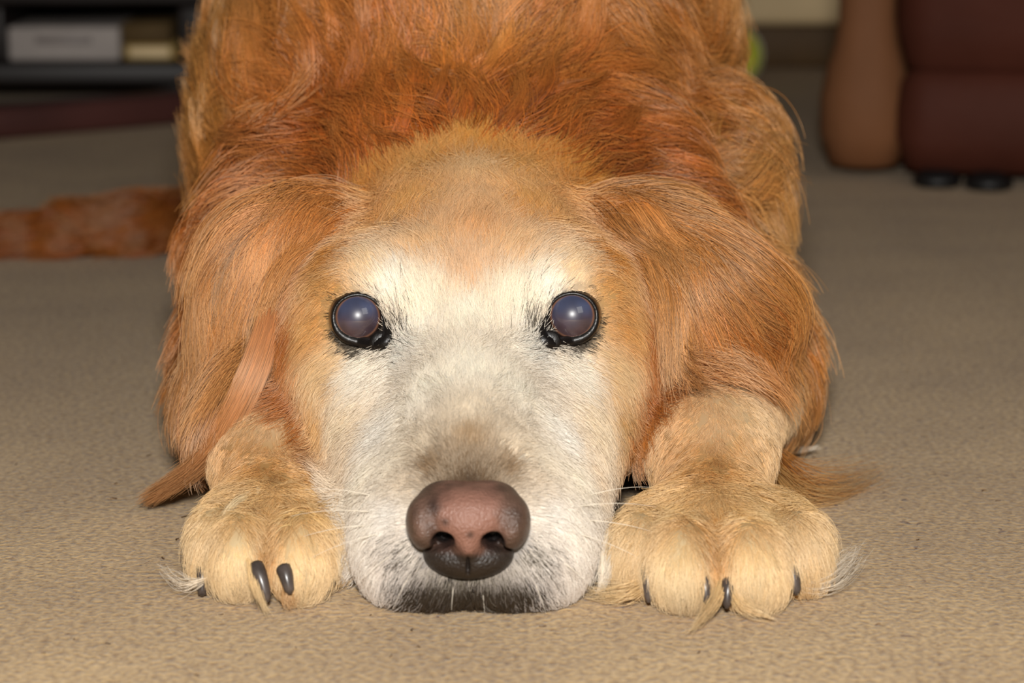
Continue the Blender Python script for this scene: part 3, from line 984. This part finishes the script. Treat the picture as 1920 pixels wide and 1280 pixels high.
def dark_spots(p):
    """share of dark hairs round the eyes, where the dog's dark rims and eyebrow marks are"""
    w = np.zeros(len(p))
    for (c, inner, axf) in EYES:
        u = nrm(np.cross([0, 0, 1.0], axf)[None])[0]; v = np.cross(axf, u)
        rel = p - c
        x = (rel @ u) * inner; y = rel @ v; dep = np.abs(rel @ axf)
        near = np.exp(-(dep / 0.03) ** 2)
        r = np.sqrt((x / 0.0112) ** 2 + ((y + 0.0022) / 0.0122) ** 2)
        w = np.maximum(w, near * np.clip((1.16 - r) / 0.16, 0, 1) * np.clip((0.009 - y) / 0.004, 0.15, 1))
        w = np.maximum(w, near * 0.95 * np.exp(-((x - 0.0125) ** 2 + (y + 0.0085) ** 2) / 0.0045 ** 2))
        w = np.maximum(w, near * 0.85 * np.exp(-(((x - 0.0170) / 0.0046) ** 2 + ((y + 0.0085) / 0.0066) ** 2)))
        w = np.maximum(w, near * 0.50 * np.exp(-(((x - 0.0200) / 0.0036) ** 2 + ((y + 0.0125) / 0.0060) ** 2)))
        w = np.maximum(w, near * 0.05 * np.exp(-(((x - 0.0165) / 0.0040) ** 2 + ((y - 0.015) / 0.0080) ** 2)))
        rr = np.sqrt((x / 0.0128) ** 2 + (y / 0.0134) ** 2)
        w = np.maximum(w, near * 0.25 * np.exp(-((rr - 1.0) / 0.05) ** 2) * np.clip(y / 0.006, 0, 1))
    # dark lip hairs under the nose
    q = p - NC
    front = np.clip((0.045 - q[:, 1]) / 0.01, 0, 1)
    w = np.maximum(w, 0.93 * front * np.exp(-(np.abs(q[:, 0]) / 0.0285) ** 6) * np.clip((0.0205 - p[:, 2]) / 0.006, 0, 1))
    for s in (-1, 1):
        w = np.maximum(w, 0.45 * front * np.exp(-(((q[:, 0] - s * 0.024) / 0.0075) ** 2 + ((q[:, 2] + 0.0135) / 0.006) ** 2)))
    return np.clip(w, 0, 1)


def short_hair(p):
    """hair gets very short at the rims of the eyes"""
    k = np.ones(len(p))
    for (c, inner, axf) in EYES:
        k = np.minimum(k, np.clip((np.linalg.norm(p - c, axis=1) - 0.0105) / 0.011, 0.28, 1))
    return k


DSV = dark_spots(VB)[:, None]
CV = CV * (1 - DSV) * 0.6 + DSV * lin((26, 21, 19))[None]  # skin darkened in colour to stand in for the fur's own shade
MAT_SKIN = mat_basic('shaded_under_coat', (160, 120, 80), 0.9, attr='coat', bump=0.0, spec=0.1)
body = fast_mesh('body', VB, FB, MAT_SKIN, dog)
at = body.data.color_attributes.new('coat', 'FLOAT_COLOR', 'POINT')
at.data.foreach_set('color', np.concatenate([np.clip(CV, 0, 1), np.ones((len(VB), 1))], 1).astype(np.float32).ravel())

# ================================================================== FUR
def hair_material(name, gloss=0.11, trans=0.12):
    m = bpy.data.materials.new(name)
    m.use_nodes = True
    nt = m.node_tree
    nt.nodes.clear()
    N, K = nt.nodes.new, nt.links.new
    out = N('ShaderNodeOutputMaterial')
    a = N('ShaderNodeAttribute'); a.attribute_name = 'coat'
    hi = N('ShaderNodeHairInfo')
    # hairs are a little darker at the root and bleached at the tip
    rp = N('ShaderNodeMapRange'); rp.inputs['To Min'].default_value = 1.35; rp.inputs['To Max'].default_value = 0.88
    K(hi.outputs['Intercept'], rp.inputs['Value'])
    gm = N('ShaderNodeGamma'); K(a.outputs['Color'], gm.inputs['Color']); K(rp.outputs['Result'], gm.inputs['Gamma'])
    df = N('ShaderNodeBsdfDiffuse'); K(gm.outputs['Color'], df.inputs['Color'])
    tr = N('ShaderNodeBsdfTranslucent'); K(gm.outputs['Color'], tr.inputs['Color'])
    hr = N('ShaderNodeBsdfHair'); hr.component = 'Reflection'
    hr.inputs['Color'].default_value = (1.0, 0.86, 0.66, 1)
    hr.inputs['RoughnessU'].default_value = 0.14; hr.inputs['RoughnessV'].default_value = 0.7
    hr.inputs['Offset'].default_value = -0.05
    m1 = N('ShaderNodeMixShader'); m1.inputs[0].default_value = trans
    K(df.outputs[0], m1.inputs[1]); K(tr.outputs[0], m1.inputs[2])
    m2 = N('ShaderNodeMixShader'); m2.inputs[0].default_value = gloss
    K(m1.outputs[0], m2.inputs[1]); K(hr.outputs[0], m2.inputs[2])
    K(m2.outputs[0], out.inputs['Surface'])
    return m


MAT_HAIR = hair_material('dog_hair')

# triangles of the skin for rooting the hairs
TRI = np.concatenate([FB[:, [0, 1, 2]], FB[:, [0, 2, 3]]])
A3, B3, C3 = VB[TRI[:, 0]], VB[TRI[:, 1]], VB[TRI[:, 2]]
TA = np.linalg.norm(np.cross(B3 - A3, C3 - A3), axis=1) * 0.5
TC = (A3 + B3 + C3) / 3
TRID = regions(TC)


def sample(mask_w, n):
    w = TA * mask_w
    cdf = np.cumsum(w); cdf /= cdf[-1]
    t = np.searchsorted(cdf, RNG.random(n))
    r1 = np.sqrt(RNG.random(n)); r2 = RNG.random(n)
    return A3[t] * (1 - r1)[:, None] + B3[t] * (r1 * (1 - r2))[:, None] + C3[t] * (r1 * r2)[:, None]


def bald(p):
    m = np.zeros(len(p), bool)
    for (c, inner, axf) in EYES:
        u = nrm(np.cross([0, 0, 1.0], axf)[None])[0]; v = np.cross(axf, u)
        rel = p - c
        x = (rel @ u) * inner; y = rel @ v
        m |= (np.sqrt((x / 0.0104) ** 2 + ((y + 0.0004) / 0.0104) ** 2) < 1) & (np.abs(rel @ axf) < 0.02)
        m |= ((x - 0.010) ** 2 + (y + 0.0075) ** 2 < 0.0045 ** 2) & (np.abs(rel @ axf) < 0.02)
    q = (p - NC - np.array([0, 0, -0.0025])) / np.array([0.0222, 0.03, 0.0165])
    m |= (q ** 2).sum(1) < 1
    return m


def write_curves(name, pts, rad, col, mat, parent, label=None):
    """pts (n, k, 3), rad (n, k), col (n, 3)"""
    n, k, _ = pts.shape
    cu = bpy.data.hair_curves.new(name)
    cu.add_curves([k] * n)
    cu.attributes['position'].data.foreach_set('vector', pts.astype(np.float32).ravel())
    ra = cu.attributes.get('radius') or cu.attributes.new('radius', 'FLOAT', 'POINT')
    ra.data.foreach_set('value', rad.astype(np.float32).ravel())
    ca = cu.attributes.new('coat', 'FLOAT_COLOR', 'CURVE')
    ca.data.foreach_set('color', np.concatenate([np.clip(col, 0, 1), np.ones((n, 1))], 1).astype(np.float32).ravel())
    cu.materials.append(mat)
    o = bpy.data.objects.new(name, cu)
    COL.objects.link(o)
    o.parent = parent
    o.matrix_parent_inverse = Matrix.Translation(-Vector(parent.location))
    o['kind'] = 'stuff'
    if label: o['label'] = label
    return o


def grow(name, regs, n_guides, kids, weight, radius, spread, steps, clump, jitter, wave=0.0, droop=0.0, nvar=0.35, label=None,
         len_k=1.0, col_var=0.12, lock=0.0, lockscale=0.02, prune=None, gcol=0.0, lift_k=1.0):
    ids = [REGS.index(r) for r in regs]
    wt = np.isin(TRID, ids) * weight(TC)
    p = sample(wt, n_guides)
    p = p[~bald(p)]
    if prune is not None: p = p[prune(p)]
    rid = regions(p)
    rid = np.where(np.isin(rid, ids), rid, ids[0])
    n = len(p)
    vec, L, lift, col = coat(p, rid)
    lift = lift * lift_k
    gtone = 1 + gcol * RNG.normal(size=n)
    L = L * len_k * (1 + nvar * vnoise(p, 0.012, 7) + 0.15 * RNG.normal(size=n))
    L = np.maximum(L * short_hair(p), 0.002)
    # smooth disorder of the combing: makes locks part and meet
    dis = np.stack([vnoise(p, lockscale, s) for s in (20, 21, 22)], 1) * lock + np.stack([vnoise(p, lockscale * 0.4, s) for s in (23, 24, 25)], 1) * lock * 0.6
    dis += RNG.normal(size=(n, 3)) * jitter
    ph = vnoise(p, 0.03, 9) * 3.0 + RNG.random(n) * 0.8
    X = p.copy()
    path = [X.copy()]
    tang = []
    for s in range(steps):
        g = fgrad(X)
        if s:
            v2, _, _, _ = coat(X, rid)
        else:
            v2 = vec
        t = v2 + dis
        t = nrm(t - (t * g).sum(1, keepdims=True) * g)
        if wave > 0:
            bt = np.cross(t, g)
            t = nrm(t + bt * (wave * np.sin(ph + 5.0 * (s + 0.5) / steps))[:, None])
        u = (s + 1) / steps
        want = lift * L * (u ** 0.8) * (1.0 - 0.35 * u)          # height above the skin
        t = t + np.array([0, 0, -droop * u])
        X = X + nrm(t) * (L / steps)[:, None]
        d = field(X)
        far = d > 0.04
        corr = np.clip(want - d, -0.5 * (L / steps), 0.02)
        X = X + g * np.where(far, 0, corr)[:, None]
        X[:, 2] = np.maximum(X[:, 2], 0.0012)
        path.append(X.copy())
    path = np.stack(path, 1)                                     # n, steps+1, 3
    g0 = fgrad(p)
    t0 = nrm(path[:, 1] - path[:, 0]); b0 = nrm(np.cross(t0, g0)); t0 = np.cross(g0, b0)
    # children round every guide
    m = n * kids
    gi = np.repeat(np.arange(n), kids)
    r = np.sqrt(RNG.random(m)) * spread * np.clip(L[gi] / np.median(L), 0.6, 1.6); a = RNG.random(m) * 2 * np.pi
    root = p[gi] + b0[gi] * (r * np.cos(a))[:, None] + t0[gi] * (r * np.sin(a))[:, None]
    gg = fgrad(root)
    root -= gg * (field(root) + 0.0004)[:, None]
    ok = ~bald(root)
    gi = gi[ok]; root = root[ok]; gg = gg[ok]
    m = len(gi)
    off = root - p[gi]
    s = np.linspace(0, 1, steps + 1)[None, :, None]
    ls = (0.72 + 0.36 * RNG.random(m))[:, None, None]
    base = path[gi]
    dlt = base - base[:, :1]
    pts = base[:, :1] + dlt * ls + off[:, None] * (1 - clump * s ** 1.3)
    fz = RNG.normal(size=(m, 1, 3)) * (L[gi] * jitter * 0.55)[:, None, None]
    pts = pts + fz * s ** 1.5
    fz2 = RNG.normal(size=(m, 1, 3)) * (L[gi] * jitter * 0.25)[:, None, None]
    pts = pts + fz2 * np.sin(np.pi * s)
    pts[:, :, 2] = np.maximum(pts[:, :, 2], 0.0010)
    rr = radius * (0.75 + 0.5 * RNG.random(m))[:, None] * np.linspace(1.0, 0.30, steps + 1)[None] ** 0.8
    # colour: from the coat, a little different lock by lock and hair by hair
    _, _, _, c2 = coat(root, rid[gi])
    tone = 1 + col_var * (vnoise(root, 0.010, 12) * 0.8 + vnoise(root, 0.035, 13) * 0.6) + col_var * 1.1 * RNG.normal(size=m)
    tone = np.clip(tone * gtone[gi], 0.45, 1.6)
    c2 = c2 * (np.clip(tone, 0.6, 1.5) ** np.where(c2.mean(1) > 0.5, 0.6, 1.25))[:, None]
    c2 = np.clip(c2, 0, 0.93)
    dk = dark_spots(root)
    isd = RNG.random(m) < dk
    c2[isd] = lin((30, 24, 22)) * (0.6 + 0.8 * RNG.random((isd.sum(), 1)))
    return write_curves(name, pts, rr, c2, MAT_HAIR, dog, label), m


def up_facing(c):
    return (c[:, 2] > 0.004).astype(float)


FT = []
FT.append(grow('face_fur', ['head'], 17000, 13, lambda c: up_facing(c) * np.clip(1.7 - (c[:, 1] - 1.0) * 4, 0.35, 1.6), 0.00010, 0.0034, 4, 0.22, 0.13, 0.0, 0.0, 0.2,
               'short white face fur shading to gold', lock=0.12, lockscale=0.02, col_var=0.10)[1])
FT.append(grow('leg_fur', ['pawl', 'pawr'], 10000, 15, up_facing, 0.000085, 0.0030, 4, 0.30, 0.13, 0.0, 0.15, 0.25,
               'short cream fur of the forelegs and paws', lock=0.22, lockscale=0.012, col_var=0.11)[1])
for r_, lb in (('earl', 'long wavy golden fur of the ear'), ('earr', 'long reddish golden fur of the ear')):
    FT.append(grow('ear_fur', [r_], 2300, 24, up_facing, 0.00011, 0.0075, 10, 0.92, 0.06, 0.22, 0.25, 0.35, lb, lock=0.42, lockscale=0.018, col_var=0.20)[1])
for r_ in ('earl', 'earr'):
    FT.append(grow('ear_locks', [r_], 95, 110, up_facing, 0.00011, 0.0045, 10, 0.80, 0.05, 0.16, 0.30, 0.3, None, lock=0.22, lockscale=0.03, col_var=0.12, gcol=0.22, len_k=1.2 if r_ == 'earl' else 1.0, lift_k=1.1)[1])
FT.append(grow('coat_locks', ['body'], 420, 70, lambda c: (c[:, 2] > 0.02) * (c[:, 1] < 1.5), 0.00016, 0.007, 9, 0.85, 0.06, 0.55, 0.10, 0.3, None, lock=0.30, lockscale=0.04, col_var=0.12, gcol=0.13, len_k=1.10, lift_k=1.2)[1])
FT.append(grow('body_fur', ['body', 'tail'], 11000, 16, lambda c: (c[:, 2] > 0.006) * np.where(c[:, 0] < -0.21, 1.3, np.clip(1.6 - (c[:, 1] - 1.2) * 2.2, 0.25, 1.5)), 0.00017, 0.010, 8, 0.85, 0.09, 0.40, 0.12, 0.3,
               'long wavy red-gold coat', lock=0.50, lockscale=0.026, col_var=0.20)[1])


def tuft(name, keys, n, r0, r1, hair_r, col, label=None, col_var=0.15, emin=0.45):
    """a lock of hair along a 3-D polyline"""
    keys = np.array(keys)
    k = len(keys); tt = np.linspace(0, 1, k)
    ts = np.linspace(0, 1, 10)
    # smooth path through the keys
    path = np.stack([np.interp(ts, tt, keys[:, a]) for a in range(3)], 1)
    for _ in range(2):
        path[1:-1] = 0.25 * path[:-2] + 0.5 * path[1:-1] + 0.25 * path[2:]
    off = RNG.normal(size=(n, 3)); off = nrm(off) * (RNG.random((n, 1)) ** 0.5)
    prof = (r0 + (r1 - r0) * ts) * (0.55 + 0.6 * np.sin(np.pi * (0.1 + 0.75 * ts))) * (1 - 0.8 * ts ** 3)
    end = emin + (1.05 - emin) * RNG.random(n) ** 0.8
    start = 0.35 * RNG.random(n) ** 1.5 * (end - 0.3)
    u = start[:, None] + (end - start)[:, None] * ts[None]
    pts = np.stack([np.interp(u.ravel(), ts, path[:, a], right=None).reshape(u.shape) for a in range(3)], -1)
    over = np.clip(u - 1, 0, 1)[..., None] * (path[-1] - path[-2]) * 9
    pts = pts + over + off[:, None] * np.interp(u, ts, prof)[..., None]
    pts += RNG.normal(size=(n, 1, 3)) * (0.25 * max(r0, r1)) * (ts[None, :, None] ** 2)
    pts[:, :, 2] = np.maximum(pts[:, :, 2], 0.0012)
    rr = hair_r * (0.7 + 0.6 * RNG.random(n))[:, None] * np.linspace(1, 0.3, 10)[None]
    c = lin(col)[None] * np.clip(1 + col_var * RNG.normal(size=(n, 1)), 0.55, 1.35)
    return write_curves(name, pts, rr, c, MAT_HAIR, dog, label)


def F(px, py, z=0.004):
    return G(px, py, z)


tuft('ear_lock', [P(508, 590, 1.122), P(492, 660, 1.112), P(464, 730, 1.104), P(430, 795, 1.104), P(398, 850, 1.102), P(352, 892, 1.116), P(286, 928, 1.134)], 2600, 0.0075, 0.0045, 0.00011, (196, 140, 90),
     'long pale lock hanging from the ear to the carpet', 0.18, 0.7)
WHT, CRM, GLD = (226, 214, 196), (226, 198, 152), (200, 146, 84)
for nm, keys, n_, ra_, rb_, c_ in (
    ('paw_tuft', [P(1480, 1090, 1.01), F(1530, 1100, .006), F(1575, 1070, .010), F(1612, 1030, .014)], 170, 0.0036, 0.0090, WHT),
    ('paw_tuft', [P(1215, 1090, 1.005), F(1170, 1115, .006), F(1100, 1108, .004)], 150, 0.0032, 0.0070, CRM),
    ('paw_tuft', [P(1352, 1085, .993), P(1340, 1130, .982), F(1296, 1182, .003)], 150, 0.0030, 0.0028, CRM),
    ('paw_tuft', [P(1370, 1100, .990), P(1395, 1140, .982), F(1450, 1160, .003)], 150, 0.0035, 0.0030, CRM),
    ('paw_tuft', [P(1150, 1000, 1.02), P(1140, 1060, 1.01), F(1125, 1110, .004)], 260, 0.0045, 0.0022, WHT),
    ('paw_tuft', [P(385, 1085, 1.01), F(345, 1100, .006), F(302, 1058, .012)], 45, 0.0020, 0.0060, WHT),
    ('paw_tuft', [P(470, 1050, 1.00), P(478, 1100, .994), F(500, 1150, .003)], 120, 0.0026, 0.0020, CRM),
    ('paw_tuft', [P(545, 1085, 1.00), P(540, 1120, .994), F(545, 1140, .003)], 200, 0.0050, 0.0030, (190, 150, 104)),
    ('paw_tuft', [P(482, 925, 1.045), P(435, 940, 1.030), P(408, 990, 1.018), P(402, 1060, 1.008)], 80, 0.0020, 0.0018, (236, 216, 180)),
    ('paw_tuft', [P(486, 915, 1.045), P(484, 960, 1.030), P(478, 1005, 1.012)], 60, 0.0018, 0.0014, (236, 216, 180)),
    ('paw_tuft', [P(380, 950, 1.035), P(372, 1000, 1.025), P(395, 1060, 1.012)], 150, 0.0020, 0.0012, (234, 210, 170)),
    ('paw_tuft', [P(612, 960, 1.035), P(628, 1010, 1.022), P(636, 1075, 1.010)], 200, 0.0028, 0.0014, (234, 212, 176)),
    ('leg_feather', [P(1450, 850, 1.14), F(1500, 905, .010), F(1560, 915, .006), F(1650, 880, .006)], 170, 0.0060, 0.0160, GLD),
    ('leg_feather', [P(1440, 870, 1.13), F(1490, 930, .006), F(1560, 930, .004), F(1620, 900, .004)], 100, 0.0050, 0.0130, (206, 168, 114)),
    ('leg_feather', [P(1450, 835, 1.17), F(1490, 846, .006), F(1535, 838, .008)], 70, 0.0020, 0.0016, WHT),
    ('coat_tuft', [P(420, 190, 1.40), P(385, 150, 1.40), P(345, 90, 1.41)], 420, 0.0110, 0.0018, (204, 146, 84)),
    ('coat_tuft', [P(820, 120, 1.36), P(830, 50, 1.38), P(845, -10, 1.40)], 300, 0.0120, 0.0060, (214, 164, 106)),
):
    tuft(nm, keys, n_, ra_, rb_, 0.00009, c_)

# whiskers
wp, wc = [], []
for (x, y, dx, dy, l_) in ((700, 960, -1, -.15, .035), (690, 985, -1, .0, .032), (715, 1000, -1, .15, .030), (700, 930, -1, -.3, .030), (735, 1040, -.8, .5, .020), (770, 1075, -.5, .8, .014),
                           (1080, 950, 1, -.2, .034), (1095, 975, 1, .0, .034), (1080, 1000, 1, .2, .028), (1100, 930, 1, -.35, .028), (1050, 1050, .8, .5, .018), (1000, 1085, .4, .9, .013),
                           (850, 1100, -.1, 1, .008), (905, 1105, .1, 1, .008)):
    r0 = hit(x, y)
    dirn = nrm((dx * RIGHT - dy * UP - 0.35 * FWD)[None])[0]
    tt = np.linspace(0, 1, 8)[:, None]
    pt = r0 + dirn * l_ * tt + FWD * (l_ * 0.45) * tt ** 2 - np.array([0, 0, 0.2 * l_]) * tt ** 2
    pt[:, 2] = np.maximum(pt[:, 2], 0.002)
    wp.append(pt); wc.append(lin((236, 228, 214)))
write_curves('whiskers', np.array(wp), np.ones((len(wp), 1)) * np.linspace(0.00014, 0.00004, 8)[None], np.array(wc), MAT_HAIR, dog, 'thin white whiskers')

# stray hairs and crumbs lying on the carpet
n_ = 90
cx_ = RNG.uniform(-0.26, 0.26, n_); cy_ = RNG.uniform(0.90, 1.35, n_)
an_ = RNG.uniform(0, 2 * np.pi, n_); ln_ = RNG.uniform(0.001, 0.0045, n_); cv_ = RNG.normal(size=n_) * 0.8
long_ = RNG.random(n_) < 0.10
ln_[long_] = RNG.uniform(0.006, 0.014, long_.sum())
ts = np.linspace(0, 1, 5)
pts = np.stack([cx_[:, None] + ln_[:, None] * ts * np.cos(an_[:, None] + cv_[:, None] * ts), cy_[:, None] + ln_[:, None] * ts * np.sin(an_[:, None] + cv_[:, None] * ts), np.full((n_, 5), 0.0006)], -1)
rd = np.where(long_, 0.00008, RNG.uniform(0.0001, 0.00028, n_))[:, None] * np.ones((1, 5))
cl_ = np.where(long_[:, None], lin((214, 196, 168))[None], lin((112, 88, 66))[None]) * RNG.uniform(0.6, 1.2, (n_, 1))
lint = write_curves('carpet_lint', pts, rd, cl_, MAT_HAIR, dog)
lint.parent = None; lint.matrix_parent_inverse = Matrix.Identity(4)
tag(lint, 'stray dog hairs and dark crumbs scattered over the beige carpet', 'lint', None, 'stuff')
print('HAIRS', FT, sum(FT))
